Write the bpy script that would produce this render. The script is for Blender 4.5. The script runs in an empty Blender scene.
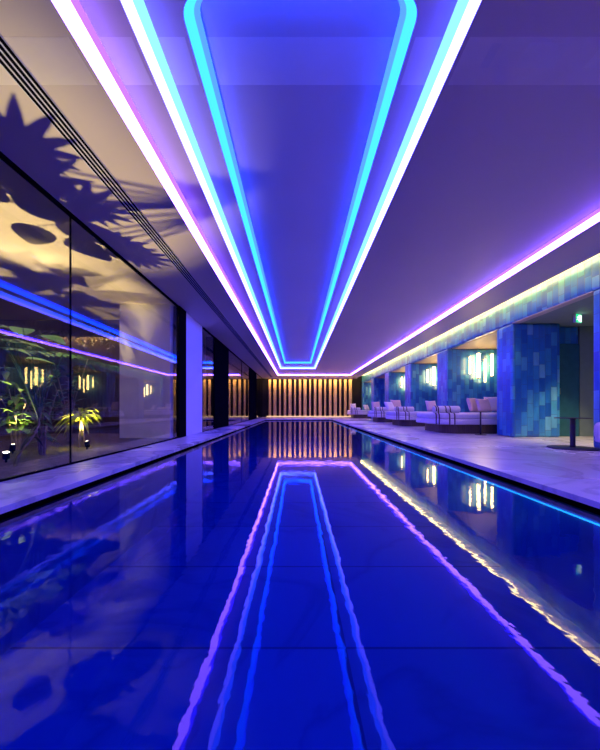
import bpy, bmesh, math, random
from mathutils import Vector, Matrix
random.seed(11)
PI = math.pi
scene = bpy.context.scene
COL = scene.collection

# ------------------------------------------------------------------ frame of the place (metres, z = 0 is the pool deck)
CEIL = 2.92          # ceiling height
XW = 4.85            # face of the tiled wall
XE = 4.42            # edge of the ceiling at the tiled wall
XL = -2.64           # glazing plane
YB = 24.2            # far wall
PX0, PX1, PY0, PY1 = -1.95, 2.09, 0.12, 19.3   # pool
WATER = -0.075

# ------------------------------------------------------------------ helpers
def link(name, me, m=None, parent=None):
    o = bpy.data.objects.new(name, me)
    COL.objects.link(o)
    if m is not None:
        me.materials.append(m)
    if parent is not None:
        o.parent = parent
    return o

def obj(name, bm, m=None, parent=None, smooth=False, bevel=0.0, seg=2):
    bmesh.ops.recalc_face_normals(bm, faces=bm.faces[:])
    me = bpy.data.meshes.new(name)
    bm.to_mesh(me)
    bm.free()
    if smooth:
        for p in me.polygons:
            p.use_smooth = True
    o = link(name, me, m, parent)
    if bevel:
        b = o.modifiers.new('bevel', 'BEVEL')
        b.width = bevel
        b.segments = seg
        b.limit_method = 'ANGLE'
    return o

def thing(name, label, cat, loc=(0, 0, 0), rotz=0, group=None):
    o = bpy.data.objects.new(name, None)
    o.empty_display_size = 0.1
    COL.objects.link(o)
    o.location = loc
    o.rotation_euler = (0, 0, rotz)
    o['label'] = label
    o['category'] = cat
    if group:
        o['group'] = group
    return o

def tag(o, label, cat, group=None):
    o['label'] = label
    o['category'] = cat
    if group:
        o['group'] = group
    return o

def struct(name, bm, m, **k):
    o = obj(name, bm, m, **k)
    o['kind'] = 'structure'
    return o

def box(bm, x0, x1, y0, y1, z0, z1):
    v = [bm.verts.new((x, y, z)) for z in (z0, z1) for y in (y0, y1) for x in (x0, x1)]
    for f in ((0, 2, 3, 1), (4, 5, 7, 6), (0, 1, 5, 4), (2, 6, 7, 3), (0, 4, 6, 2), (1, 3, 7, 5)):
        bm.faces.new([v[i] for i in f])
    return bm

def B(*a):
    bm = bmesh.new()
    for q in a:
        box(bm, *q)
    return bm

def tube(bm, pts, radii, n=8, cap=True):
    """a round tube through points"""
    pts = [Vector(p) for p in pts]
    if not isinstance(radii, (list, tuple)):
        radii = [radii] * len(pts)
    rings = []
    for i, p in enumerate(pts):
        t = (pts[min(i + 1, len(pts) - 1)] - pts[max(i - 1, 0)]).normalized()
        up = Vector((0, 0, 1)) if abs(t.z) < .9 else Vector((1, 0, 0))
        a = t.cross(up).normalized()
        b = t.cross(a).normalized()
        rings.append([bm.verts.new(p + (a * math.cos(2 * PI * k / n) + b * math.sin(2 * PI * k / n)) * radii[i]) for k in range(n)])
    for r0, r1 in zip(rings, rings[1:]):
        for k in range(n):
            bm.faces.new((r0[k], r0[(k + 1) % n], r1[(k + 1) % n], r1[k]))
    if cap:
        bm.faces.new(rings[0])
        bm.faces.new(rings[-1][::-1])
    return bm

def lathe(bm, prof, n=32, c=(0, 0, 0)):
    rings = []
    for r, z in prof:
        rings.append([bm.verts.new((c[0] + r * math.cos(2 * PI * k / n), c[1] + r * math.sin(2 * PI * k / n), c[2] + z)) for k in range(n)])
    for r0, r1 in zip(rings, rings[1:]):
        for k in range(n):
            bm.faces.new((r0[k], r0[(k + 1) % n], r1[(k + 1) % n], r1[k]))
    bm.faces.new(rings[0][::-1])
    bm.faces.new(rings[-1])
    return bm

def rrect(x0, x1, y0, y1, r, n=8, rs=None):
    """rounded rectangle outline, counter-clockwise; rs = radii at (x0y0, x1y0, x1y1, x0y1)"""
    rs = rs or (r, r, r, r)
    out = []
    for (cx, cy, a0), rr in zip(((x0, y0, PI), (x1, y0, 1.5 * PI), (x1, y1, 0), (x0, y1, .5 * PI)), rs):
        ox = cx + (rr if cx == x0 else -rr)
        oy = cy + (rr if cy == y0 else -rr)
        for k in range(n + 1):
            a = a0 + .5 * PI * k / n
            out.append((ox + rr * math.cos(a), oy + rr * math.sin(a)))
    return out

def slab(bm, outline, z0, z1, r=0.0, n=4):
    """an extruded outline with rounded top and bottom rims"""
    cx = sum(p[0] for p in outline) / len(outline)
    cy = sum(p[1] for p in outline) / len(outline)
    ext = max(max(abs(p[0] - cx), abs(p[1] - cy)) for p in outline)
    prof = []
    if r > 0:
        for k in range(n + 1):
            a = .5 * PI * k / n
            prof.append((-r * (1 - math.sin(a)), z0 + r * (1 - math.cos(a))))
        for k in range(n + 1):
            a = .5 * PI * k / n
            prof.append((-r * (1 - math.cos(a)), z1 - r * (1 - math.sin(a))))
    else:
        prof = [(0, z0), (0, z1)]
    m = len(outline)
    nrm = []
    for i in range(m):
        p0, p1 = Vector(outline[i - 1]), Vector(outline[(i + 1) % m])
        t = (p1 - p0).normalized()
        nrm.append(Vector((t.y, -t.x)))
    rings = [[bm.verts.new((outline[i][0] + nrm[i].x * d, outline[i][1] + nrm[i].y * d, z)) for i in range(m)] for d, z in prof]
    for r0, r1 in zip(rings, rings[1:]):
        for i in range(m):
            bm.faces.new((r0[i], r0[(i + 1) % m], r1[(i + 1) % m], r1[i]))
    bm.faces.new(rings[0][::-1])
    bm.faces.new(rings[-1])
    return bm

# ------------------------------------------------------------------ materials
def mat(name):
    m = bpy.data.materials.new(name)
    m.use_nodes = True
    nt = m.node_tree
    nt.nodes.clear()
    out = nt.nodes.new('ShaderNodeOutputMaterial')
    return m, nt, out

def N(nt, t, **k):
    n = nt.nodes.new(t)
    for a, v in k.items():
        setattr(n, a, v)
    return n

def math_(nt, op, a, b=None, c=None):
    n = N(nt, 'ShaderNodeMath', operation=op)
    for i, v in enumerate((a, b, c)):
        if v is None:
            continue
        if isinstance(v, (int, float)):
            n.inputs[i].default_value = v
        else:
            nt.links.new(v, n.inputs[i])
    return n.outputs[0]

def ramp(nt, fac, stops, interp='LINEAR'):
    r = N(nt, 'ShaderNodeValToRGB')
    e = r.color_ramp.elements
    r.color_ramp.interpolation = interp
    while len(e) < len(stops):
        e.new(.5)
    for el, (p, c) in zip(e, stops):
        el.position = p
        el.color = (c[0], c[1], c[2], 1)
    nt.links.new(fac, r.inputs[0])
    return r.outputs[0]

def plain(name, c, rough=.6, metal=0.0, spec=.5, noise=0.0, nscale=8.0, bump=0.0, coat=0.0):
    m, nt, out = mat(name)
    p = N(nt, 'ShaderNodeBsdfPrincipled')
    p.inputs['Roughness'].default_value = rough
    p.inputs['Metallic'].default_value = metal
    p.inputs['Specular IOR Level'].default_value = spec
    p.inputs['Coat Weight'].default_value = coat
    co = N(nt, 'ShaderNodeTexCoord')
    nz = N(nt, 'ShaderNodeTexNoise')
    nz.inputs['Scale'].default_value = nscale
    nz.inputs['Detail'].default_value = 4
    nt.links.new(co.outputs['Object'], nz.inputs['Vector'])
    lo = [max(0, v * (1 - noise)) for v in c]
    hi = [min(1, v * (1 + noise)) for v in c]
    nt.links.new(ramp(nt, nz.outputs['Fac'], ((.3, lo), (.7, hi))), p.inputs['Base Color'])
    if bump:
        b = N(nt, 'ShaderNodeBump')
        b.inputs['Strength'].default_value = bump
        b.inputs['Distance'].default_value = .01
        nt.links.new(nz.outputs['Fac'], b.inputs['Height'])
        nt.links.new(b.outputs[0], p.inputs['Normal'])
    nt.links.new(p.outputs[0], out.inputs[0])
    return m

def emit(name, c, s):
    m, nt, out = mat(name)
    e = N(nt, 'ShaderNodeEmission')
    e.inputs[0].default_value = (c[0], c[1], c[2], 1)
    e.inputs[1].default_value = s
    nt.links.new(e.outputs[0], out.inputs[0])
    return m

def fresnel(nt, r0, nrm=None):
    g = N(nt, 'ShaderNodeNewGeometry')
    d = N(nt, 'ShaderNodeVectorMath', operation='DOT_PRODUCT')
    nt.links.new(g.outputs['Incoming'], d.inputs[0])
    nt.links.new(nrm if nrm is not None else g.outputs['Normal'], d.inputs[1])
    a = math_(nt, 'ABSOLUTE', d.outputs['Value'])
    a = math_(nt, 'SUBTRACT', 1.0, a)
    a = math_(nt, 'POWER', a, 5.0)
    return math_(nt, 'MULTIPLY_ADD', a, 1 - r0, r0)

def glass_mat(name, tint, r0=.04):
    m, nt, out = mat(name)
    t = N(nt, 'ShaderNodeBsdfTransparent')
    t.inputs[0].default_value = (*tint, 1)
    g = N(nt, 'ShaderNodeBsdfGlossy')
    g.inputs['Roughness'].default_value = 0.0
    mx = N(nt, 'ShaderNodeMixShader')
    nt.links.new(fresnel(nt, r0), mx.inputs[0])
    nt.links.new(t.outputs[0], mx.inputs[1])
    nt.links.new(g.outputs[0], mx.inputs[2])
    nt.links.new(mx.outputs[0], out.inputs[0])
    return m

def water_mat():
    m, nt, out = mat('pool water')
    co = N(nt, 'ShaderNodeTexCoord')
    mp = N(nt, 'ShaderNodeMapping')
    mp.inputs['Scale'].default_value = (1.0, 1.0, 1.0)
    nt.links.new(co.outputs['Object'], mp.inputs[0])
    n1 = N(nt, 'ShaderNodeTexNoise')
    n1.inputs['Scale'].default_value = 9.0
    n1.inputs['Detail'].default_value = 3
    nt.links.new(mp.outputs[0], n1.inputs['Vector'])
    b = N(nt, 'ShaderNodeBump')
    b.inputs['Strength'].default_value = 1.0
    b.inputs['Distance'].default_value = .00065
    nt.links.new(n1.outputs['Fac'], b.inputs['Height'])
    t = N(nt, 'ShaderNodeBsdfTransparent')
    t.inputs[0].default_value = (.05, .24, .64, 1)
    g = N(nt, 'ShaderNodeBsdfGlossy')
    g.inputs['Roughness'].default_value = 0.02
    nt.links.new(b.outputs[0], g.inputs['Normal'])
    mx = N(nt, 'ShaderNodeMixShader')
    nt.links.new(fresnel(nt, .02), mx.inputs[0])
    nt.links.new(t.outputs[0], mx.inputs[1])
    nt.links.new(g.outputs[0], mx.inputs[2])
    nt.links.new(mx.outputs[0], out.inputs[0])
    return m

def tile_mat():
    """upright glazed tiles, every column shifted and every tile its own blue"""
    m, nt, out = mat('glazed blue tile')
    co = N(nt, 'ShaderNodeTexCoord')
    sp = N(nt, 'ShaderNodeSeparateXYZ')
    nt.links.new(co.outputs['Object'], sp.inputs[0])
    u = math_(nt, 'ADD', sp.outputs[0], sp.outputs[1])
    u = math_(nt, 'DIVIDE', u, .135)
    col = math_(nt, 'FLOOR', u)
    w1 = N(nt, 'ShaderNodeTexWhiteNoise', noise_dimensions='1D')
    nt.links.new(col, w1.inputs['W'])
    v = math_(nt, 'DIVIDE', sp.outputs[2], .31)
    v = math_(nt, 'ADD', v, w1.outputs['Value'])
    row = math_(nt, 'FLOOR', v)
    cb = N(nt, 'ShaderNodeCombineXYZ')
    nt.links.new(col, cb.inputs[0])
    nt.links.new(row, cb.inputs[1])
    w2 = N(nt, 'ShaderNodeTexWhiteNoise', noise_dimensions='2D')
    nt.links.new(cb.outputs[0], w2.inputs['Vector'])
    c = ramp(nt, w2.outputs['Value'], ((0, (.012, .13, .48)), (.25, (.018, .19, .58)), (.5, (.03, .27, .64)),
                                      (.7, (.05, .35, .66)), (.88, (.09, .45, .68)), (1, (.20, .58, .74))))
    nz = N(nt, 'ShaderNodeTexNoise')
    nz.inputs['Scale'].default_value = 9
    nz.inputs['Detail'].default_value = 3
    mp = N(nt, 'ShaderNodeMapping')
    mp.inputs['Scale'].default_value = (1, 1, .35)
    nt.links.new(co.outputs['Object'], mp.inputs[0])
    nt.links.new(mp.outputs[0], nz.inputs['Vector'])
    mxc = N(nt, 'ShaderNodeMixRGB', blend_type='MULTIPLY')
    mxc.inputs[0].default_value = 1
    nt.links.new(c, mxc.inputs[1])
    nt.links.new(ramp(nt, nz.outputs['Fac'], ((.25, (.7, .7, .7)), (.75, (1, 1, 1)))), mxc.inputs[2])
    # joints
    fu = math_(nt, 'FRACT', u)
    fv = math_(nt, 'FRACT', v)
    ju = math_(nt, 'ABSOLUTE', math_(nt, 'SUBTRACT', fu, .5))
    jv = math_(nt, 'ABSOLUTE', math_(nt, 'SUBTRACT', fv, .5))
    j = math_(nt, 'MAXIMUM', math_(nt, 'GREATER_THAN', ju, .47), math_(nt, 'GREATER_THAN', jv, .488))
    mj = N(nt, 'ShaderNodeMixRGB')
    nt.links.new(j, mj.inputs[0])
    nt.links.new(mxc.outputs[0], mj.inputs[1])
    mj.inputs[2].default_value = (.05, .14, .27, 1)
    p = N(nt, 'ShaderNodeBsdfPrincipled')
    p.inputs['Roughness'].default_value = .3
    p.inputs['Specular IOR Level'].default_value = .9
    nt.links.new(mj.outputs[0], p.inputs['Base Color'])
    b = N(nt, 'ShaderNodeBump')
    b.inputs['Strength'].default_value = .35
    b.inputs['Distance'].default_value = .01
    hh = math_(nt, 'SUBTRACT', math_(nt, 'MULTIPLY_ADD', w2.outputs['Value'], .3, nz.outputs['Fac']), j)
    nt.links.new(hh, b.inputs['Height'])
    nt.links.new(b.outputs[0], p.inputs['Normal'])
    nt.links.new(p.outputs[0], out.inputs[0])
    return m

def marble(name, c0, c1, c2, scale, rough, slab_x, slab_y, joint=.004, jc=(.05, .05, .07), vein=.9):
    m, nt, out = mat(name)
    co = N(nt, 'ShaderNodeTexCoord')
    n1 = N(nt, 'ShaderNodeTexNoise')
    n1.inputs['Scale'].default_value = scale
    n1.inputs['Detail'].default_value = 8
    n1.inputs['Distortion'].default_value = 1.6
    nt.links.new(co.outputs['Object'], n1.inputs['Vector'])
    n2 = N(nt, 'ShaderNodeTexNoise')
    n2.inputs['Scale'].default_value = scale * .45
    n2.inputs['Detail'].default_value = 5
    nt.links.new(co.outputs['Object'], n2.inputs['Vector'])
    base = ramp(nt, n2.outputs['Fac'], ((.35, c0), (.65, c1)))
    veins = ramp(nt, n1.outputs['Fac'], ((.46, (0, 0, 0)), (.50, (vein, vein, vein)), (.56, (0, 0, 0))))
    mv = N(nt, 'ShaderNodeMixRGB')
    nt.links.new(veins, mv.inputs[0])
    nt.links.new(base, mv.inputs[1])
    mv.inputs[2].default_value = (*c2, 1)
    sp = N(nt, 'ShaderNodeSeparateXYZ')
    nt.links.new(co.outputs['Object'], sp.inputs[0])
    js = []
    for i, s in ((0, slab_x), (1, slab_y)):
        f = math_(nt, 'FRACT', math_(nt, 'DIVIDE', math_(nt, 'ADD', sp.outputs[i], 100.13), s))
        js.append(math_(nt, 'LESS_THAN', f, joint / s))
    j = math_(nt, 'MAXIMUM', *js)
    # each slab a slightly different tone
    cb = N(nt, 'ShaderNodeCombineXYZ')
    for i, s in ((0, slab_x), (1, slab_y)):
        nt.links.new(math_(nt, 'FLOOR', math_(nt, 'DIVIDE', math_(nt, 'ADD', sp.outputs[i], 100.13), s)), cb.inputs[i])
    w = N(nt, 'ShaderNodeTexWhiteNoise', noise_dimensions='2D')
    nt.links.new(cb.outputs[0], w.inputs['Vector'])
    tone = N(nt, 'ShaderNodeMixRGB', blend_type='MULTIPLY')
    tone.inputs[0].default_value = 1
    nt.links.new(mv.outputs[0], tone.inputs[1])
    nt.links.new(ramp(nt, w.outputs['Value'], ((0, (.8, .8, .8)), (1, (1, 1, 1)))), tone.inputs[2])
    mj = N(nt, 'ShaderNodeMixRGB')
    nt.links.new(j, mj.inputs[0])
    nt.links.new(tone.outputs[0], mj.inputs[1])
    mj.inputs[2].default_value = (*jc, 1)
    p = N(nt, 'ShaderNodeBsdfPrincipled')
    nt.links.new(mj.outputs[0], p.inputs['Base Color'])
    nt.links.new(math_(nt, 'MULTIPLY_ADD', n2.outputs['Fac'], .2, rough - .1), p.inputs['Roughness'])
    nt.links.new(p.outputs[0], out.inputs[0])
    return m

def wood_mat(name, c0, c1, rough=.5):
    m, nt, out = mat(name)
    co = N(nt, 'ShaderNodeTexCoord')
    mp = N(nt, 'ShaderNodeMapping')
    mp.inputs['Scale'].default_value = (14, 14, .8)
    nt.links.new(co.outputs['Object'], mp.inputs[0])
    n1 = N(nt, 'ShaderNodeTexNoise')
    n1.inputs['Scale'].default_value = 2
    n1.inputs['Detail'].default_value = 6
    nt.links.new(mp.outputs[0], n1.inputs['Vector'])
    p = N(nt, 'ShaderNodeBsdfPrincipled')
    p.inputs['Roughness'].default_value = rough
    nt.links.new(ramp(nt, n1.outputs['Fac'], ((.3, c0), (.7, c1))), p.inputs['Base Color'])
    nt.links.new(p.outputs[0], out.inputs[0])
    return m

def leaf_mat(name, c0, c1):
    m, nt, out = mat(name)
    co = N(nt, 'ShaderNodeTexCoord')
    n1 = N(nt, 'ShaderNodeTexNoise')
    n1.inputs['Scale'].default_value = 7
    nt.links.new(co.outputs['Object'], n1.inputs['Vector'])
    c = ramp(nt, n1.outputs['Fac'], ((.3, c0), (.7, c1)))
    p = N(nt, 'ShaderNodeBsdfPrincipled')
    p.inputs['Roughness'].default_value = .4
    nt.links.new(c, p.inputs['Base Color'])
    nt.links.new(p.outputs[0], out.inputs[0])
    return m

M = {}
M['ceil'] = plain('satin ceiling paint', (.78, .65, .52), .5, noise=.03, nscale=.6)
M['band'] = plain('painted warm light', (.98, .86, .68), .6, noise=.05, nscale=2)  # lighter paint in place of warm light falling on the ceiling
M['painted_patch'] = plain('painted pale light', (.95, .86, .70), .6, noise=.05, nscale=3)  # brighter patches of that painted ceiling light
M['tile'] = tile_mat()
M['deck'] = marble('polished deck marble', (.52, .47, .47), (.80, .75, .72), (.30, .27, .29), .8, .28, 30, 30, joint=0.0, vein=.6)
M['pool'] = marble('pool slab', (.30, .38, .50), (.42, .50, .60), (.16, .22, .34), .55, .5, 2.45, 1.15, joint=.022, jc=(.10, .13, .20), vein=.55)
M['poolwall'] = marble('pool wall stone', (.30, .38, .50), (.42, .50, .60), (.16, .22, .34), .55, .5, 60, 60, joint=0.0, vein=.55)
M['water'] = water_mat()
M['glass'] = glass_mat('window glass', (.93, .95, .95), .05)
M['black'] = plain('black metal', (.004, .004, .006), .7, spec=0)
M['dark'] = plain('dark wall', (.010, .009, .013), .7, spec=.2)
M['white'] = plain('white column paint', (.78, .77, .77), .6)
M['beige'] = plain('garden render', (.80, .73, .66), .75, noise=.06, nscale=3)
M['brown'] = wood_mat('brown cladding', (.07, .05, .042), (.13, .095, .075), .6)
M['nicheceil'] = plain('tan niche ceiling', (.55, .42, .28), .5, noise=.06)
M['slat'] = wood_mat('tan timber', (.52, .36, .13), (.70, .50, .20), .5)
M['soil'] = plain('bark soil', (.085, .055, .050), .95, noise=.6, nscale=14, bump=.8)
M['fabric'] = plain('cream fabric', (.72, .69, .68), .9, noise=.05, nscale=30, bump=.1)
M['pink'] = plain('blush cushion fabric', (.76, .54, .51), .9, noise=.06, nscale=40, bump=.1)
M['pale'] = plain('pale cushion fabric', (.86, .77, .74), .9, noise=.05, nscale=40, bump=.1)
M['strap'] = plain('brown leather', (.045, .025, .018), .5)
M['plinth'] = wood_mat('dark walnut', (.06, .04, .03), (.14, .09, .065), .45)
M['bronze'] = plain('dark bronze', (.05, .045, .055), .45, metal=.2)
M['teal'] = plain('dark teal door paint', (.03, .14, .17), .35, noise=.1)
M['greygreen'] = plain('grey green paint', (.22, .29, .25), .6, noise=.05)
M['bark'] = plain('tan bark', (.30, .20, .13), .8, noise=.3, nscale=20)
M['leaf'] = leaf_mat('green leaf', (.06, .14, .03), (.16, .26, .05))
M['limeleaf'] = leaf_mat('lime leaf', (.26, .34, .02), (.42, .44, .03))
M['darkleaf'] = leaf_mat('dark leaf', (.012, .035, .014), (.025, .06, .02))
M['led_outer_edge'] = emit('deep violet light', (.022, .0075, 1.0), 25)
M['led_mid_edge'] = emit('pale cyan light', (.015, .046, 1.0), 19)
M['led_inner_edge'] = emit('azure light', (.0050, .018, 1.0), 18)
M['led_outer'] = emit('violet light', (.21, .085, 1.0), 25)
M['led_mid'] = emit('ice blue light', (.070, .066, 1.0), 19)
M['led_inner'] = emit('cyan light', (.0040, .042, 1.0), 18)
M['led_yellow'] = emit('soft yellow light', (1.0, .78, .26), 20)
M['led_wash'] = emit('amber garden light', (1.0, .6, .2), 70)
M['led_amber'] = emit('amber light', (1.0, .58, .22), 60)
M['led_cream'] = emit('cream light', (1.0, .66, .36), 1.5)
M['led_lip'] = emit('aqua light', (.12, .60, 1.0), 4)
M['sconce'] = emit('warm white tube', (1.0, .62, .20), 15)
M['lens'] = emit('warm lens', (1.0, .82, .55), 40)
M['exit_green'] = emit('exit sign green', (.02, .62, .26), 1.1)
M['exit_white'] = emit('exit sign white', (.75, 1.0, .86), 1.5)
M['cream_box'] = plain('cream plastic', (.55, .5, .42), .5)
M['steel'] = plain('brushed brass', (.6, .45, .25), .3, metal=.9)

# ------------------------------------------------------------------ floor and pool
bm = B((PX1, 8.3, -2.0, YB, -.045, 0), (XL - .02, PX0, -2.0, YB, -.045, 0),
       (PX0, PX1, -2.0, PY0, -.045, 0), (PX0, PX1, PY1, YB, -.045, 0))
struct('floor', bm, M['deck'])
# overflow channel and basin: set back under the coping lip
LIP = .05
b0, b1, c0, c1 = PX0 - LIP, PX1 + LIP, PY0 - LIP, PY1 + LIP
DEP = -1.02
struct('pool_basin', B((b0 - .2, b1 + .2, c0 - .2, c1 + .2, DEP - .1, DEP)), M['pool'])
bm = B((b0 - .2, b0, c0 - .2, c1 + .2, DEP, -.05), (b1, b1 + .2, c0 - .2, c1 + .2, DEP, -.05),
       (b0, b1, c0 - .2, c0, DEP, -.05), (b0, b1, c1, c1 + .2, DEP, -.05))
struct('pool_wall', bm, M['poolwall'])
bm = bmesh.new()
v = [bm.verts.new(p) for p in ((b0, c0, WATER), (b1, c0, WATER), (b1, c1, WATER), (b0, c1, WATER))]
bm.faces.new(v)
struct('pool_water', bm, M['water'])
# light line tucked under the lip on the lounge side
o = obj('pool_edge_light', B((b1 - .014, b1 - .002, .6, PY1 - .1, -.178, -.171)), M['led_lip'])
tag(o, 'thin aqua light line under water along the daybed side of the pool', 'light strip')
# shade of the overflow gap under the coping lip, put in as black strips
bm = B((b0, b0 + .01, c0, c1, -.15, -.045), (b1 - .01, b1, c0, c1, -.15, -.045), (b0, b1, c1 - .01, c1, -.15, -.045), (b0, b1, c0, c0 + .01, -.15, -.045))
struct('trim_lip_shade', bm, M['black'])

# ------------------------------------------------------------------ ceiling with its stepped tray
OX0, OX1, OY0, OY1 = -1.37, 3.66, .22, 22.0
MX0, MX1, MY0, MY1 = -1.025, 1.065, .30, 19.1
IX0, IX1, IY0, IY1 = -.72, .755, 1.90, 17.6
S1, S2, S3 = .09, .20, .31     # heights of the three steps above the ceiling
def plate_with_hole(bm, outer, hole, z):
    """flat face between a rectangle and a rounded hole"""
    vo = [bm.verts.new((x, y, z)) for x, y in outer]
    vi = [bm.verts.new((x, y, z)) for x, y in hole]
    es = [bm.edges.new((vo[i], vo[(i + 1) % len(vo)])) for i in range(len(vo))]
    es += [bm.edges.new((vi[i], vi[(i + 1) % len(vi)])) for i in range(len(vi))]
    bmesh.ops.triangle_fill(bm, use_beauty=True, use_dissolve=False, edges=es)
def riser(bm, loop, z0, z1, closed=True, out=0.0):
    m = len(loop)
    a = [bm.verts.new((x, y, z0)) for x, y in loop]
    b = [bm.verts.new((x, y, z1)) for x, y in loop]
    for i in range(m if closed else m - 1):
        bm.faces.new((a[i], a[(i + 1) % m], b[(i + 1) % m], b[i]))
out_ = rrect(OX0, OX1, OY0, OY1, .12)
mid = rrect(MX0, MX1, MY0, MY1, .05)
inn = rrect(IX0, IX1, IY0, IY1, .05, rs=(.15, .15, .03, .03))
bm = bmesh.new()
GX = -8.2
def quad4(x0, x1, y0, y1, e=.06):
    return [(x0 - e, y0 - e), (x1 + e, y0 - e), (x1 + e, y1 + e), (x0 - e, y1 + e)]
plate_with_hole(bm, [(GX, -2), (XE, -2), (XE, YB + .2), (GX, YB + .2)], out_, CEIL)
plate_with_hole(bm, quad4(OX0, OX1, OY0, OY1), mid, CEIL + S1)
plate_with_hole(bm, quad4(MX0, MX1, MY0, MY1), inn, CEIL + S2)
bm.faces.new([bm.verts.new((x, y, CEIL + S3)) for x, y in quad4(IX0, IX1, IY0, IY1)])
# the ceiling's edge along the tiled wall and the cove roof over it
box(bm, XE - .02, XE, -2, YB + .2, CEIL + .004, CEIL + .10)
box(bm, XE - .02, XW + .3, -2, YB + .2, 3.42, 3.5)
box(bm, XE - .10, XE - .02, -2, YB + .2, CEIL + .004, 3.5)
struct('ceiling', bm, M['ceil'])
# light strips
def slant(bm, la, za, lb, zb):
    m = len(la)
    a = [bm.verts.new((x, y, za)) for x, y in la]
    b = [bm.verts.new((x, y, zb)) for x, y in lb]
    for i in range(m):
        bm.faces.new((a[i], a[(i + 1) % m], b[(i + 1) % m], b[i]))
def strip(label, loop, back, z0, z1, m, m2, top, k):
    t = thing('led_strip', label, 'light strip', (0, 0, CEIL))
    za, zc = z0 + .006, z1 - .003
    mid_loop = [(a[0] + (b[0] - a[0]) * k, a[1] + (b[1] - a[1]) * k) for a, b in zip(loop, top)]
    bm = bmesh.new(); slant(bm, loop, za, mid_loop, za + (zc - za) * k)
    obj('diffuser', bm, m, t)
    bm = bmesh.new(); slant(bm, mid_loop, za + (zc - za) * k, top, zc)
    obj('diffuser_edge', bm, m2, t)
    bm = bmesh.new(); riser(bm, back, z0, z1)
    obj('channel', bm, M['white'], t)
def grow(x0, x1, y0, y1, r, rs=None, e=.008):
    return rrect(x0 - e, x1 + e, y0 - e, y1 + e, r, rs=rs)
strip('violet light strip running round the outermost step of the ceiling tray', out_, grow(OX0, OX1, OY0, OY1, .125), 0, S1, M['led_outer'], M['led_outer_edge'], grow(OX0, OX1, OY0, OY1, .07, None, -.105), .68)
strip('ice blue light strip around the middle step of the ceiling tray', mid, grow(MX0, MX1, MY0, MY1, .055), S1, S2, M['led_mid'], M['led_mid_edge'], grow(MX0, MX1, MY0, MY1, .03, None, -.095), .5)
strip('cyan light strip around the innermost step of the ceiling tray', inn, grow(IX0, IX1, IY0, IY1, .055, (.155, .155, .035, .035)), S2, S3, M['led_inner'], M['led_inner_edge'], grow(IX0, IX1, IY0, IY1, .03, (.12, .12, .02, .02), -.085), .62)

# light cast across the near ceiling, put into paler paint with brighter patches
glow_strips = []
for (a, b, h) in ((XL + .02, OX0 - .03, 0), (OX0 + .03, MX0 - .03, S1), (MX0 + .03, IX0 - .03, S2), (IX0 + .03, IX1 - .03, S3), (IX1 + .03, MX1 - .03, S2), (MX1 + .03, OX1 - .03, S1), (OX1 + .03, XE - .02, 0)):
    glow_strips.append((a, b, 1.955 * (2.27 + h) / 2.27, 2.245 * (2.27 + h) / 2.27, CEIL + h - .0008, CEIL + h + .002))
struct('trim_painted_light', B(*glow_strips), M['band'])
pan = []  # brighter patches of the painted ceiling light
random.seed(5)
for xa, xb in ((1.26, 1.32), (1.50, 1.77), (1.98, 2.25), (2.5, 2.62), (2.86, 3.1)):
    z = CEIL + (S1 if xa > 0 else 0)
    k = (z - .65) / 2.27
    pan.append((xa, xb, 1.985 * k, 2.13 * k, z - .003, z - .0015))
struct('trim_painted_light_patch', B(*pan), M['painted_patch'])

# air diffuser: four dark slots along the glazed side
t = thing('air_diffuser', 'long slotted air diffuser in the ceiling beside the glazed wall', 'air vent', (0, 0, CEIL))
obj('frame', B((-1.955, -1.802, 1.0, 23.2, -.006, .004)), M['white'], t)
for k in range(4):
    x = -1.945 + k * .0385
    obj('slot', B((x, x + .022, 1.0, 23.15, -.009, -.004)), M['black'], t)

# yellow cove light on top of the tiled wall
o = obj('cove_light', B((XW - .15, XW - .12, -1.5, YB - .3, 3.115, 3.145)), M['led_yellow'])
tag(o, 'soft yellow cove light along the top of the blue tiled wall', 'light strip')

# ------------------------------------------------------------------ tiled wall with niches
LINT = 2.58
ND = 1.75      # niche depth
piers = [(-2.0, 2.4), (5.07, 5.27), (7.23, 7.81), (10.37, 11.14), (13.70, 14.47), (17.03, 17.80), (20.36, 21.13), (23.69, YB)]
bm = bmesh.new()
box(bm, XW, XW + .15, -2, YB, LINT, 3.42)
for i, (a, b) in enumerate(piers):
    xr = XW + ND
    if i == 1:
        xr = XW + .5
    elif i == 2:
        xr = 5.95
    box(bm, XW, xr, a, b, 0, LINT)
niches = [(2.4, 5.07), (7.81, 10.37), (11.14, 13.70), (14.47, 17.03), (17.80, 20.36), (21.13, 23.69)]
for a, b in niches:
    box(bm, XW + ND, XW + ND + .12, a - .1, b + .1, 0, LINT)
box(bm, 5.95, XW + ND, 7.5, 7.81, 0, LINT)
box(bm, XW + .5, 7.7, 5.07, 5.19, 0, LINT)
struct('wall_right', bm, M['tile'], bevel=.045, seg=3)
bm = bmesh.new()
for a, b in niches:
    box(bm, XW + .15, XW + ND + .12, a, b, LINT, LINT + .06)
struct('ceiling', bm, M['nicheceil'])
struct('ceiling', B((XW + .15, 8.0, 5.19, 7.9, LINT, LINT + .06)), M['greygreen'])
struct('trim_4', B((XW - .004, XW + .16, 5.27, 7.23, LINT - .012, LINT + .002)), M['cream_box'])
struct('wall_passage', B((7.6, 7.75, 5.0, 8.0, 0, LINT), (6.62, 7.6, 7.5, 7.65, 0, LINT)), M['greygreen'])
# a dark door in the passage
d = struct('door_1', B((5.98, 6.56, 7.455, 7.496, .0, 2.16)), M['teal'])
obj('door_handle', B((6.06, 6.10, 7.42, 7.456, .98, 1.12)), M['steel'], d)
struct('trim_10', B((XW - .004, XW + .004, -1.9, YB, 3.105, 3.42)), M['white'])
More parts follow.
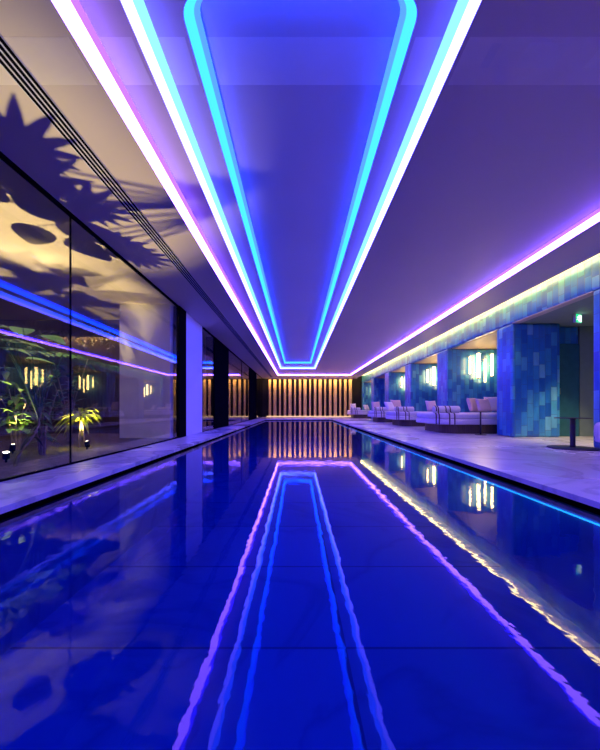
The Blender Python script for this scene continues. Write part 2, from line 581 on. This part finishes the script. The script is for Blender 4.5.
# ------------------------------------------------------------------ far wall with timber screen
struct('wall_back', B((-8.2, 8.0, YB, YB + .15, 0, 3.5)), M['dark'])
struct('wall_rear', B((-8.2, 8.0, -2.15, -2.0, -.05, 3.5)), M['dark'])
t = thing('slat_screen', 'backlit screen of upright tan timber slats across the far wall', 'screen', (0, 24.0, 0))
n = 17
x0, x1 = -2.26, 4.15
pitch = (x1 - x0) / n
for k in range(n):
    xc = x0 + pitch * (k + .5)
    w = .085 + .028 * math.sin(k * 2.1)
    obj('slat', B((xc - w, xc + w, -.05, .09, .085, 2.83)), M['slat'], t, bevel=.006)
obj('bottom_rail', B((x0 - .05, x1 + .05, -.05, .1, 0, .05)), M['cream_box'], t)
o = obj('slat_top_light', B((x0 - .05, x1 + .1, 23.60, 23.66, 2.89, 2.92)), M['led_amber'])
tag(o, 'amber light line above the timber slat screen', 'light strip')
struct('trim_9', B((x0 - .1, XE - .03, 23.54, 23.57, 2.845, CEIL)), M['ceil'])
o = obj('slat_floor_light', B((x0 - .05, x1 + .1, 23.90, 23.945, .055, .085)), M['led_cream'])
tag(o, 'cream light line along the foot of the timber slat screen', 'light strip')

# ------------------------------------------------------------------ glazed side
def window(n, panes, y0, y1, mull):
    f = struct('window_%d' % n, B((XL - .02, XL + .02, y0, y1, CEIL - .035, CEIL), (XL - .02, XL + .02, y0, y1, 0, .018),
                                  *[(XL - .008, XL + .008, m - w / 2, m + w / 2, 0, CEIL) for m, w in mull]), M['black'])
    for a, b in panes:
        obj('pane', B((XL - .006, XL + .006, a, b, .02, CEIL - .04)), M['glass'], f)
window(1, [(-1.9, 3.71), (3.73, 7.06)], -2, 7.07, [(3.72, .014)])
struct('trim_5', B((XL - .10, XL + .04, 7.07, 7.48, 0, CEIL)), M['black'])
struct('wall_left', B((XL - .35, XL + .005, 7.48, 8.85, 0, CEIL)), M['white'])
window(2, [(8.86, 10.1)], 8.85, 10.12, [(8.87, .03)])
struct('trim_6', B((XL - .25, XL + .03, 10.1, 12.15, 0, CEIL)), M['black'])
window(3, [(12.16, 15.07), (15.13, 17.4)], 12.15, 17.4, [(15.1, .09)])
struct('trim_7', B((XL - .25, XL + .03, 17.4, 20.4, 0, CEIL)), M['black'])
window(4, [(20.4, 22.0), (22.06, 24.2)], 20.4, YB, [(22.03, .06)])

# ------------------------------------------------------------------ garden behind the glass
struct('ground', B((-8.2, XL - .03, -2, 8.3, -.06, .01)), M['soil'])
struct('ground', B((-8.2, XL - .03, 8.45, YB, -.06, -.01)), M['dark'])
struct('wall_garden_end', B((-3.86, XL - .12, 6.94, 8.3, 0, CEIL)), M['beige'])
struct('wall_garden_back', B((-8.2, -3.86, 8.2, 8.45, 0, CEIL)), M['brown'])
struct('wall_garden_side', B((-8.35, -8.2, -2, YB, 0, CEIL)), M['dark'])

def frame_from(d, up=Vector((0, 0, 1))):
    d = d.normalized()
    s = d.cross(up)
    if s.length < 1e-3:
        s = Vector((1, 0, 0))
    s.normalize()
    return d, s, s.cross(d).normalized()

def leaf(bm, base, d, L, W, droop=.25, fold=.18, up=Vector((0, 0, 1)), shape='ovate', n=8):
    """one bent leaf blade with a midrib fold"""
    d, s, u = frame_from(Vector(d), up)
    rows = []
    for i in range(n + 1):
        f = i / n
        if shape == 'ovate':
            w = W * (math.sin(PI * min(1, f * .92 + .06)) ** .8) * (1 - .25 * f)
        elif shape == 'heart':
            w = W * (math.sin(PI * (f * .97 + .015)) ** .55) * (1.15 - .6 * f)
        else:
            w = W * (min(1, f * 5 + .3)) * (1 - f ** 2.5) + .002
        c = Vector(base) + d * (L * f * (1 - .1 * droop * f)) - Vector((0, 0, 1)) * (droop * L * f * f)
        rows.append([bm.verts.new(c + s * w * k + u * abs(k) * w * fold) for k in (-1, -.5, 0, .5, 1)])
    for r0, r1 in zip(rows, rows[1:]):
        for k in range(4):
            bm.faces.new((r0[k], r0[k + 1], r1[k + 1], r1[k]))

# --- spot lamp at the foot of the big-leaved plant
LX, LY, LZ = -3.46, 3.80, .14
def garden_spot(x, y, aim, label, power, size, blend=.5, r=.012):
    t = thing('garden_spotlight', label, 'spotlight', (x, y, .01), 0, 'garden spotlights')
    a = (Vector(aim) - Vector((x, y, .10))).normalized()
    bm = bmesh.new(); tube(bm, [(0, 0, 0), (0, 0, .07)], .012)
    obj('spike', bm, M['black'], t)
    bm = bmesh.new(); tube(bm, [Vector((0, 0, .09)) - a * .05, Vector((0, 0, .09)) + a * .03], .034, 16)
    obj('body', bm, M['black'], t)
    bm = bmesh.new(); tube(bm, [Vector((0, 0, .09)) + a * .026, Vector((0, 0, .09)) + a * .034], .028, 16)
    obj('lens', bm, M['lens'], t)
    l = bpy.data.lights.new('garden_spot_lamp', 'SPOT')
    l.energy = power; l.color = (1.0, .78, .36); l.spot_size = size; l.spot_blend = blend; l.shadow_soft_size = r
    lo = bpy.data.objects.new('garden_spot_lamp', l); COL.objects.link(lo)
    lo.location = Vector((x, y, .10)) + a * .045
    lo.rotation_euler = a.to_track_quat('-Z', 'Y').to_euler()
    return t
garden_spot(LX, LY, (-3.15, 3.45, 2.9), 'glowing garden spotlight on the soil near the slanting trunk', 380, math.radians(84), .55)

L0 = Vector((LX, LY, LZ + .05))
# big-leaved plant: leaves held over the lamp
t = thing('philodendron', 'tall plant with a slanting bare trunk and broad dark leaves by the glass', 'plant', (-3.16, 3.58, 0))
R0 = Vector(t.location)
trunk = [Vector((-3.16, 3.58, 0)), Vector((-3.14, 3.60, .12)), Vector((-3.09, 3.66, .25)), Vector((-3.04, 3.71, .37)), Vector((-3.03, 3.75, .46)), Vector((-3.05, 3.77, .53))]
bm = bmesh.new(); tube(bm, [p - R0 for p in trunk], [.022, .018, .016, .014, .012, .010], 8)
obj('trunk', bm, M['bark'], t, smooth=True)
# (where the leaf's shadow falls on the ceiling, how far up from the lamp, direction, length, width)
shadows = [((-2.2, 4.85), .42, (1, .3), .30, .13), ((-2.42, 4.75), .45, (.8, .6), .30, .14), ((-2.35, 4.50), .42, (1, .35), .30, .13), ((-2.62, 4.15), .38, (.9, .5), .30, .13), ((-2.15, 3.55), .40, (1, -.1), .30, .11),
           ((-2.75, 3.65), .44, (.6, .4), .34, .15), ((-2.45, 3.05), .40, (1, -.3), .36, .15), ((-2.85, 3.05), .46, (.4, -.6), .34, .14),
           ((-2.2, 2.62), .42, (1, -.5), .32, .12), ((-2.95, 4.6), .5, (.2, .9), .34, .14), ((-3.3, 3.2), .5, (-.3, -.6), .34, .15),
           ((-3.45, 4.2), .52, (-.5, .5), .32, .14), ((-2.62, 2.75), .45, (.6, -.7), .28, .11)]
bmL = bmesh.new(); bmP = bmesh.new()
for (sx, sy), f, dd, L, W in shadows:
    P = Vector((sx, sy, CEIL))
    c = L0 + (P - L0) * f
    d = Vector((dd[0], dd[1], .05)).normalized()
    base = c - d * L * .5 + Vector((0, 0, .03))
    if c.x + d.x * L * .55 > XL - .06:
        sh = c.x + d.x * L * .55 - (XL - .06)
        base.x -= sh
    ii = shadows.index(((sx, sy), f, dd, L, W))
    if ii % 2:
        leaf(bmL, base - R0, d, L, W, .22, .12, shape='heart', n=10)
    else:                                   # deeply cut, fan-like blade
        hub = base + d * L * .25
        for q in range(9):
            a = (q - 4) * .42
            dq = Vector((d.x * math.cos(a) - d.y * math.sin(a), d.x * math.sin(a) + d.y * math.cos(a), .05))
            lq = L * (.78 - .05 * abs(q - 4))
            if hub.x + dq.x * lq > XL - .05:
                lq = max(.06, (XL - .05 - hub.x) / max(dq.x, .01))
            leaf(bmL, hub - R0, dq, lq, W * .26, .25, .1, n=7)
        leaf(bmL, base - R0, d, L * .5, W * .55, .1, .1, n=6)
    src = min(trunk[3:], key=lambda q: (q - base).length)
    tube(bmP, [src - R0, (src + base) * .5 + Vector((0, 0, .05)) - R0, base - R0], [.006, .005, .004], 5)
for k in range(9):   # fine fern-like leaflets low on the trunk
    q = trunk[2 + k % 3].lerp(trunk[3 + k % 3], random.random())
    a = random.uniform(-PI, PI)
    leaf(bmL, q - R0, (-abs(math.cos(a)), math.sin(a), random.uniform(-.4, -.1)), random.uniform(.10, .18), .018, .6, .1, shape='strap', n=6)
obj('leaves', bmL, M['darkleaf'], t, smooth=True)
obj('leaf_stalks', bmP, M['darkleaf'], t)

# --- lime strap-leaved plant
def strappy(name, loc, label, h, nl, L, W, m, seed, legs=3):
    random.seed(seed)
    t = thing(name, label, 'plant', loc)
    bm = bmesh.new()
    for k in range(legs):
        a = 2 * PI * k / legs + .4
        tube(bm, [(.05 * math.cos(a), .05 * math.sin(a), 0), (.02 * math.cos(a), .02 * math.sin(a), h * .6), (0, 0, h)], [.016, .012, .012], 7)
    obj('trunk', bm, M['bark'], t, smooth=True)
    bm = bmesh.new()
    for k in range(nl):
        a = k * 2.399 + random.uniform(-.2, .2)
        el = random.uniform(.05, 1.25)
        leaf(bm, (0, 0, h + random.uniform(-.08, .05)), (math.cos(a), math.sin(a), math.tan(el) * .6), L * random.uniform(.7, 1.1), W, random.uniform(.4, .95), .25, shape='strap', n=9)
    obj('leaves', bm, m, t, smooth=True)
    return t
strappy('cordyline', (-3.55, 5.25, .01), 'lime green strap-leaved plant on bare stems behind the window mullion', .52, 40, .46, .034, M['limeleaf'], 3)
strappy('fern', (-3.2, 6.3, .01), 'small fern in front of the pale garden wall edge', .12, 22, .30, .016, M['leaf'], 9, legs=1) if False else None
garden_spot(-3.30, 5.02, (-3.57, 5.28, .75), 'garden spotlight under the lime strap-leaved plant', 280, math.radians(70), .6)

def bushy(loc, label, h, n, L, W, m, seed, spread=.35, shape='ovate', name='shrub'):
    random.seed(seed)
    t = thing(name, label, 'plant', loc)
    bmS = bmesh.new(); bmL = bmesh.new()
    for s in range(6):
        a = 2 * PI * s / 6 + random.uniform(-.3, .3)
        r = random.uniform(.3, 1) * spread
        top = Vector((r * math.cos(a), r * math.sin(a), h * random.uniform(.65, 1)))
        pts = [Vector((.03 * math.cos(a), .03 * math.sin(a), 0)), Vector((top.x * .3, top.y * .3, top.z * .5)), top]
        tube(bmS, pts, [.014, .010, .006], 6)
        for k in range(n // 6):
            f = random.uniform(.25, 1)
            q = pts[0].lerp(pts[1], f * 2) if f < .5 else pts[1].lerp(pts[2], f * 2 - 1)
            b = random.uniform(-PI, PI)
            leaf(bmL, q, (math.cos(b), math.sin(b), random.uniform(-.2, .9)), L * random.uniform(.6, 1.1), W, random.uniform(.2, .7), .2, shape=shape, n=6)
    obj('stems', bmS, M['bark'], t)
    obj('leaves', bmL, m, t, smooth=True)
    return t
bushy((-4.35, 4.95, .01), 'dark leafy shrub growing behind the slanting trunk', 1.35, 96, .24, .055, M['leaf'], 21, .5)
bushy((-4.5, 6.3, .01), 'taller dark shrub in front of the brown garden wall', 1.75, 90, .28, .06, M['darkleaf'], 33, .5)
bushy((-3.55, 4.45, .01), 'mid green loose shrub between slanting trunk and lime plant', .95, 60, .20, .04, M['leaf'], 41, .3)
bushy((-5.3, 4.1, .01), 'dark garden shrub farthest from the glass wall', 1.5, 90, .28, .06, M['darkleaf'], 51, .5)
garden_spot(-4.05, 4.55, (-4.35, 5.0, 1.2), 'garden spotlight under the dark leafy shrub', 190, math.radians(80), .6)
# trailing plant along the top of the brown wall
random.seed(8)
t = thing('trailing_plant', 'trailing dark plant hanging along the lit top of the brown garden wall', 'plant', (-5.0, 8.0, 2.6))
bmS = bmesh.new(); bmL = bmesh.new()
for k in range(34):
    x = -1.5 + k * .078 + random.uniform(-.02, .02)
    ln = random.uniform(.15, .5)
    tube(bmS, [(x, .1, 0), (x, -.02, -.02), (x + random.uniform(-.04, .04), -.04, -ln)], .005, 5)
    for j in range(7):
        z = -ln * (j + .3) / 7
        a = random.uniform(-PI, 0)
        leaf(bmL, (x, -.03, z), (math.cos(a), math.sin(a), .1), random.uniform(.08, .14), .03, .7, .2, n=5)
obj('stems', bmS, M['darkleaf'], t)
obj('leaves', bmL, M['darkleaf'], t, smooth=True)
obj('trough', B((-1.6, 1.12, .0, .19, -.02, 0.02), (-1.6, 1.12, 0, .02, -.16, .02)), M['brown'], t)
o = obj('wall_wash_light', B((-6.5, -3.95, 8.16, 8.18, 2.54, 2.56)), M['led_wash'])
tag(o, 'amber light line above the trailing plant in the garden', 'light strip')

# ------------------------------------------------------------------ daybeds
def make_daybed(loc, label):
    """origin: the near pool-side corner of its footprint"""
    t = thing('daybed', label, 'daybed', loc, 0, 'daybeds in the tiled niches')
    Wd, Ln = 2.55, 1.95          # along x, along y
    fo = rrect(.28, Wd, .14, Ln - .14, .4, 12, (.42, .05, .05, .42))
    bm = bmesh.new(); slab(bm, fo, 0, .235)
    obj('plinth', bm, M['plinth'], t, smooth=False)
    fo = rrect(.0, Wd, 0, Ln, .5, 14, (.62, .06, .06, .62))
    bm = bmesh.new(); slab(bm, fo, .235, .375, .035)
    obj('upholstered_base', bm, M['fabric'], t, smooth=True)
    fo = rrect(.02, Wd, .02, Ln - .02, .5, 14, (.60, .06, .06, .60))
    bm = bmesh.new(); slab(bm, fo, .377, .53, .05)
    obj('mattress', bm, M['fabric'], t, smooth=True)
    # bolster along the near pool-side corner, held by two pairs of straps
    bm = bmesh.new()
    L, r = .72, .098
    prof = [(r * math.sin(a), -L / 2 + r * .5 * (1 - math.cos(a))) for a in [PI * k / 12 for k in range(1, 7)]]
    prof += [(rr, -z) for rr, z in prof[::-1]]
    lathe(bm, prof, 24)
    bmesh.ops.rotate(bm, cent=(0, 0, 0), matrix=Matrix.Rotation(PI / 2, 3, 'Y'), verts=bm.verts[:])
    bmesh.ops.translate(bm, vec=(.40, .36, .62), verts=bm.verts[:])
    bol = obj('bolster', bm, M['fabric'], t, smooth=True)
    for xs in (.10, .15, .35, .46):
        ye = .62 - math.sqrt(max(0, .3844 - max(0, .62 - xs) ** 2))
        bm = bmesh.new()
        pts = [(xs, .36 + .102 * math.cos(a), .62 + .102 * math.sin(a)) for a in [PI * .1 + PI * 1.0 * k / 8 for k in range(9)]]
        pts += [(xs, max(ye + .05, .20), .537), (xs, ye + .045, .537), (xs, ye + .012, .515), (xs, ye - .006, .47), (xs, ye - .008, .24)]
        for p, q in zip(pts, pts[1:]):
            a, b = Vector(p), Vector(q)
            d = (b - a).normalized(); nn = Vector((0, d.z, -d.y)) * .005
            vs = [bm.verts.new(Vector((s * .013, 0, 0)) + e + g) for e in (a, b) for s, g in ((-1, -nn), (1, -nn), (1, nn), (-1, nn))]
            for f in ((0, 1, 2, 3), (7, 6, 5, 4), (0, 4, 5, 1), (1, 5, 6, 2), (2, 6, 7, 3), (3, 7, 4, 0)):
                bm.faces.new([vs[i] for i in f])
        obj('strap', bm, M['strap'], t)
    return t
def copy_tree(o, parent=None):
    c = o.copy(); COL.objects.link(c)
    if parent is not None:
        c.parent = parent
    for ch in list(o.children):
        copy_tree(ch, c)
    return c
DX = 3.54
near = 8.12
db_labels = ['cream daybed nearest the camera in a tiled niche, beside the slim side table',
             'second cream daybed from the camera, between two tiled piers',
             'third cream daybed from the camera along the tiled wall',
             'cream daybed farthest from the camera, next to the timber slat screen']
d0 = make_daybed((DX, near, 0), db_labels[0])
slots = (0, 1, 2, 4)
for k in (1, 2, 3):
    c = copy_tree(d0)
    c.location = (DX, near + 3.33 * slots[k], 0)
    c['label'] = db_labels[k]

def make_cushion(S=.46, T=.15, n=12):
    bm = bmesh.new()
    top, bot = {}, {}
    for i in range(n + 1):
        for j in range(n + 1):
            u, w = 2 * i / n - 1, 2 * j / n - 1
            k = (1 - u ** 4) * (1 - w ** 4)
            pin = 1 - .07 * (1 - abs(u) ** 1.2 * 1) * (abs(w) ** 3) , 1 - .07 * (1 - abs(w) ** 1.2) * (abs(u) ** 3)
            x, y = S / 2 * u * pin[1], S / 2 * w * pin[0]
            z = T / 2 * k ** .45
            top[i, j] = bm.verts.new((x, z, y))
            bot[i, j] = top[i, j] if (i in (0, n) or j in (0, n)) else bm.verts.new((x, -z, y))
    for i in range(n):
        for j in range(n):
            bm.faces.new((top[i, j], top[i + 1, j], top[i + 1, j + 1], top[i, j + 1]))
            bm.faces.new((bot[i, j], bot[i, j + 1], bot[i + 1, j + 1], bot[i + 1, j]))
    return bm
me_c = {}
for key in ('pink', 'pale'):
    bm = make_cushion()
    bmesh.ops.recalc_face_normals(bm, faces=bm.faces[:])
    me = bpy.data.meshes.new('cushion'); bm.to_mesh(me); bm.free()
    for p in me.polygons: p.use_smooth = True
    me.materials.append(M[key]); me_c[key] = me
def cushion(x, y, key, rz, lean, label, s=1.0, roll=0):
    o = bpy.data.objects.new('cushion', me_c[key]); COL.objects.link(o)
    o.location = (x, y, .53 + .225 * s * math.cos(lean) + .035); o.rotation_euler = (-lean, roll, rz); o.scale = (s, s, s)
    tag(o, label, 'cushion', 'cushions on the daybeds')
# nearest daybed: three at its inner end, one behind the bolster
cushion(5.18, 9.45, 'pink', .5, .30, 'blush cushion at the back of the three on the nearest daybed', .92)
cushion(5.22, 8.98, 'pink', .10, .42, 'blush cushion leaning at the front of the three on the nearest daybed', .88)
cushion(5.62, 9.20, 'pale', -.35, .30, 'paler cushion beside the tiled pier on the nearest daybed', .98)
cushion(4.02, 9.62, 'pink', .2, .35, 'blush cushion behind the bolster of the nearest daybed', .75)
names = ['second', 'third', 'farthest']
for k in (1, 2, 3):
    y = near + 3.33 * slots[k]
    cushion(3.98, y + 1.45, 'pink' if k != 3 else 'pale', .25, .3, '%s cushion behind the bolster of the %s daybed' % ('blush' if k != 3 else 'pale', names[k - 1]), 1.0)
    cushion(3.62 if k == 1 else 4.85, y + 1.1, 'pale', .5, .55, 'pale cushion lying apart from the bolster on the %s daybed' % names[k - 1], .9)

# side table with slim post by the nearest daybed
t = thing('side_table', 'slim dark bronze side table standing against the nearest daybed', 'side table', (4.52, 7.90, 0))
bm = bmesh.new(); lathe(bm, [(.13, 0), (.13, .008), (.12, .012)], 28); obj('base', bm, M['bronze'], t)
bm = bmesh.new(); tube(bm, [(0, 0, .01), (0, 0, .565)], .019, 12); obj('post', bm, M['bronze'], t, smooth=True)
bm = bmesh.new(); lathe(bm, [(.15, .565), (.155, .570), (.15, .577)], 28); obj('table_top', bm, M['bronze'], t)
# round table in front of the passage
t = thing('round_table', 'round dark table on a broad disc base by the tiled passage', 'table', (4.49, 5.22, 0))
bm = bmesh.new(); lathe(bm, [(.335, 0), (.34, .008), (.335, .018), (.05, .024)], 40); obj('base', bm, M['bronze'], t)
bm = bmesh.new(); lathe(bm, [(.042, .02), (.036, .05), (.036, .46), (.045, .488)], 20); obj('post', bm, M['bronze'], t, smooth=True)
bm = bmesh.new(); lathe(bm, [(.24, .488), (.245, .494), (.24, .50)], 40); obj('table_top', bm, M['bronze'], t)
# rounded pouf at the right edge
t = thing('pouf', 'rounded cream pouf on a dark plinth next to the round table', 'pouf', (4.775, 4.72, 0))
bm = bmesh.new(); lathe(bm, [(.22, 0), (.22, .14)], 36); obj('plinth', bm, M['plinth'], t)
bm = bmesh.new(); lathe(bm, [(.23, .14), (.28, .145), (.29, .17), (.285, .20), (.285, .21), (.295, .23), (.30, .30), (.295, .38), (.27, .43), (.20, .458), (.06, .465)], 40)
obj('seat', bm, M['fabric'], t, smooth=True)

# ------------------------------------------------------------------ wall lamps in the niches (upright glass tubes)
tubes = [(5.50, 1.72, 2.34, .024), (5.77, 1.60, 2.44, .050), (5.98, 1.46, 2.26, .026), (6.20, 1.66, 2.42, .034)]
def make_lamp(h, r):
    t = thing('wall_lamp', '', 'wall lamp')
    bm = bmesh.new(); lathe(bm, [(r * .7, .03), (r, .04), (r, h - .04), (r * .7, h - .03)], 16); obj('tube', bm, M['sconce'], t, smooth=True)
    bm = bmesh.new(); lathe(bm, [(r * 1.1, h - .035), (r * 1.1, h)], 16); obj('cap', bm, M['steel'], t)
    bm = bmesh.new(); lathe(bm, [(r * 1.1, 0), (r * 1.1, .035)], 16); obj('cap', bm, M['steel'], t)
    obj('bracket', B((-.012, .012, r * .6, .168, h - .03, h - .008)), M['steel'], t)
    return t
where = ['nearest lit niche', 'second lit niche', 'third lit niche', 'farthest lit niche']
shape = ['thin long tube lamp, outermost of the four', 'widest tube lamp', 'lowest hanging tube lamp', 'innermost medium tube lamp']
protos = []
for j, (x, z0, z1, r) in enumerate(tubes):
    protos.append(make_lamp(z1 - z0, r))
for i, (a, b) in enumerate(niches[1:4] + niches[5:]):
    for j, (x, z0, z1, r) in enumerate(tubes):
        o = protos[j] if i == 0 else copy_tree(protos[j])
        o.location = (x, b - .17, z0)
        o['label'] = '%s on the tiles of the %s' % (shape[j], where[i])
        o['group'] = 'glowing tube lamps in the tiled niches'

# ------------------------------------------------------------------ exit sign in the passage
t = thing('exit_sign', 'small green running man exit sign hung in the tiled passage', 'sign', (5.73, 6.52, 2.395), .42)
obj('housing', B((-.105, .105, 0, .05, 0, .18)), M['cream_box'], t, bevel=.006)
obj('face', B((-.10, .10, -.006, 0.0, .005, .175)), M['exit_green'], t)
bm = bmesh.new()
box(bm, .01, .085, -.010, -.006, .02, .16)                     # the lit doorway
obj('pictogram_door', bm, M['exit_white'], t)
bm = bmesh.new()
lathe(bm, [(.001, 0), (.012, .001), (.012, .003), (.001, .004)], 14)
bmesh.ops.rotate(bm, cent=(0, 0, 0), matrix=Matrix.Rotation(PI / 2, 3, 'X'), verts=bm.verts[:])
bmesh.ops.translate(bm, vec=(-.018, -.006, .142), verts=bm.verts[:])
def bar(p, q, w=.009):
    a, b = Vector((p[0], 0, p[1])), Vector((q[0], 0, q[1]))
    d = (b - a).normalized(); s = Vector((d.z, 0, -d.x)) * w
    vs = [bm.verts.new(e + g + Vector((0, y, 0))) for y in (-.010, -.006) for e, g in ((a, -s), (a, s), (b, s), (b, -s))]
    for f in ((0, 1, 2, 3), (7, 6, 5, 4), (0, 4, 5, 1), (1, 5, 6, 2), (2, 6, 7, 3), (3, 7, 4, 0)):
        bm.faces.new([vs[i] for i in f])
for p, q in (((-.025, .122), (-.045, .082)), ((-.045, .085), (-.02, .06)), ((-.02, .06), (-.03, .025)), ((-.045, .082), (-.07, .055)), ((-.07, .055), (-.092, .055)), ((-.025, .118), (.0, .10)), ((-.03, .118), (-.06, .115)), ((-.06, .115), (-.072, .095))):
    bar(p, q, .006)
obj('pictogram_runner', bm, M['exit_white'], t)
obj('hanger', B((-.01, .01, .02, .03, .18, .186)), M['cream_box'], t)
# small ceiling light in the passage that warms the floor there
t = thing('downlight', 'small recessed ceiling light inside the tiled passage', 'ceiling light', (6.0, 6.25, LINT))
bm = bmesh.new(); lathe(bm, [(.055, -.012), (.06, -.006), (.06, 0)], 24); obj('rim', bm, M['cream_box'], t)
bm = bmesh.new(); lathe(bm, [(.04, -.0135), (.045, -.012)], 24); obj('lens', bm, M['sconce'], t)
l = bpy.data.lights.new('passage_lamp', 'SPOT'); l.energy = 260; l.color = (1, .8, .45); l.spot_size = math.radians(80); l.spot_blend = .8; l.shadow_soft_size = .03
lo = bpy.data.objects.new('passage_lamp', l); COL.objects.link(lo); lo.location = (6.0, 6.25, LINT - .03)

# ------------------------------------------------------------------ world, camera, view
w = bpy.data.worlds.new('World'); scene.world = w; w.use_nodes = True
bg = w.node_tree.nodes['Background']
bg.inputs[0].default_value = (.02, .03, .10, 1); bg.inputs[1].default_value = .05
cam = bpy.data.cameras.new('Camera'); co = bpy.data.objects.new('Camera', cam); COL.objects.link(co)
co.location = (0, 0, .65); co.rotation_euler = (PI / 2, 0, 0)
cam.sensor_fit = 'HORIZONTAL'; cam.sensor_width = 36; cam.lens = 36 * 320 / 600
cam.shift_x = 2.5 / 600; cam.shift_y = 33.5 / 600
cam.clip_start = .02; cam.clip_end = 200
scene.camera = co
scene.view_settings.view_transform = 'Standard'
scene.view_settings.look = 'None'
scene.view_settings.exposure = 0.35
scene.view_settings.gamma = 1
scene.view_settings.use_curve_mapping = False
cy = scene.cycles
cy.use_denoising = True
cy.max_bounces = 10; cy.diffuse_bounces = 4; cy.glossy_bounces = 5; cy.transparent_max_bounces = 16
cy.sample_clamp_indirect = 6
cy.caustics_reflective = False; cy.caustics_refractive = False
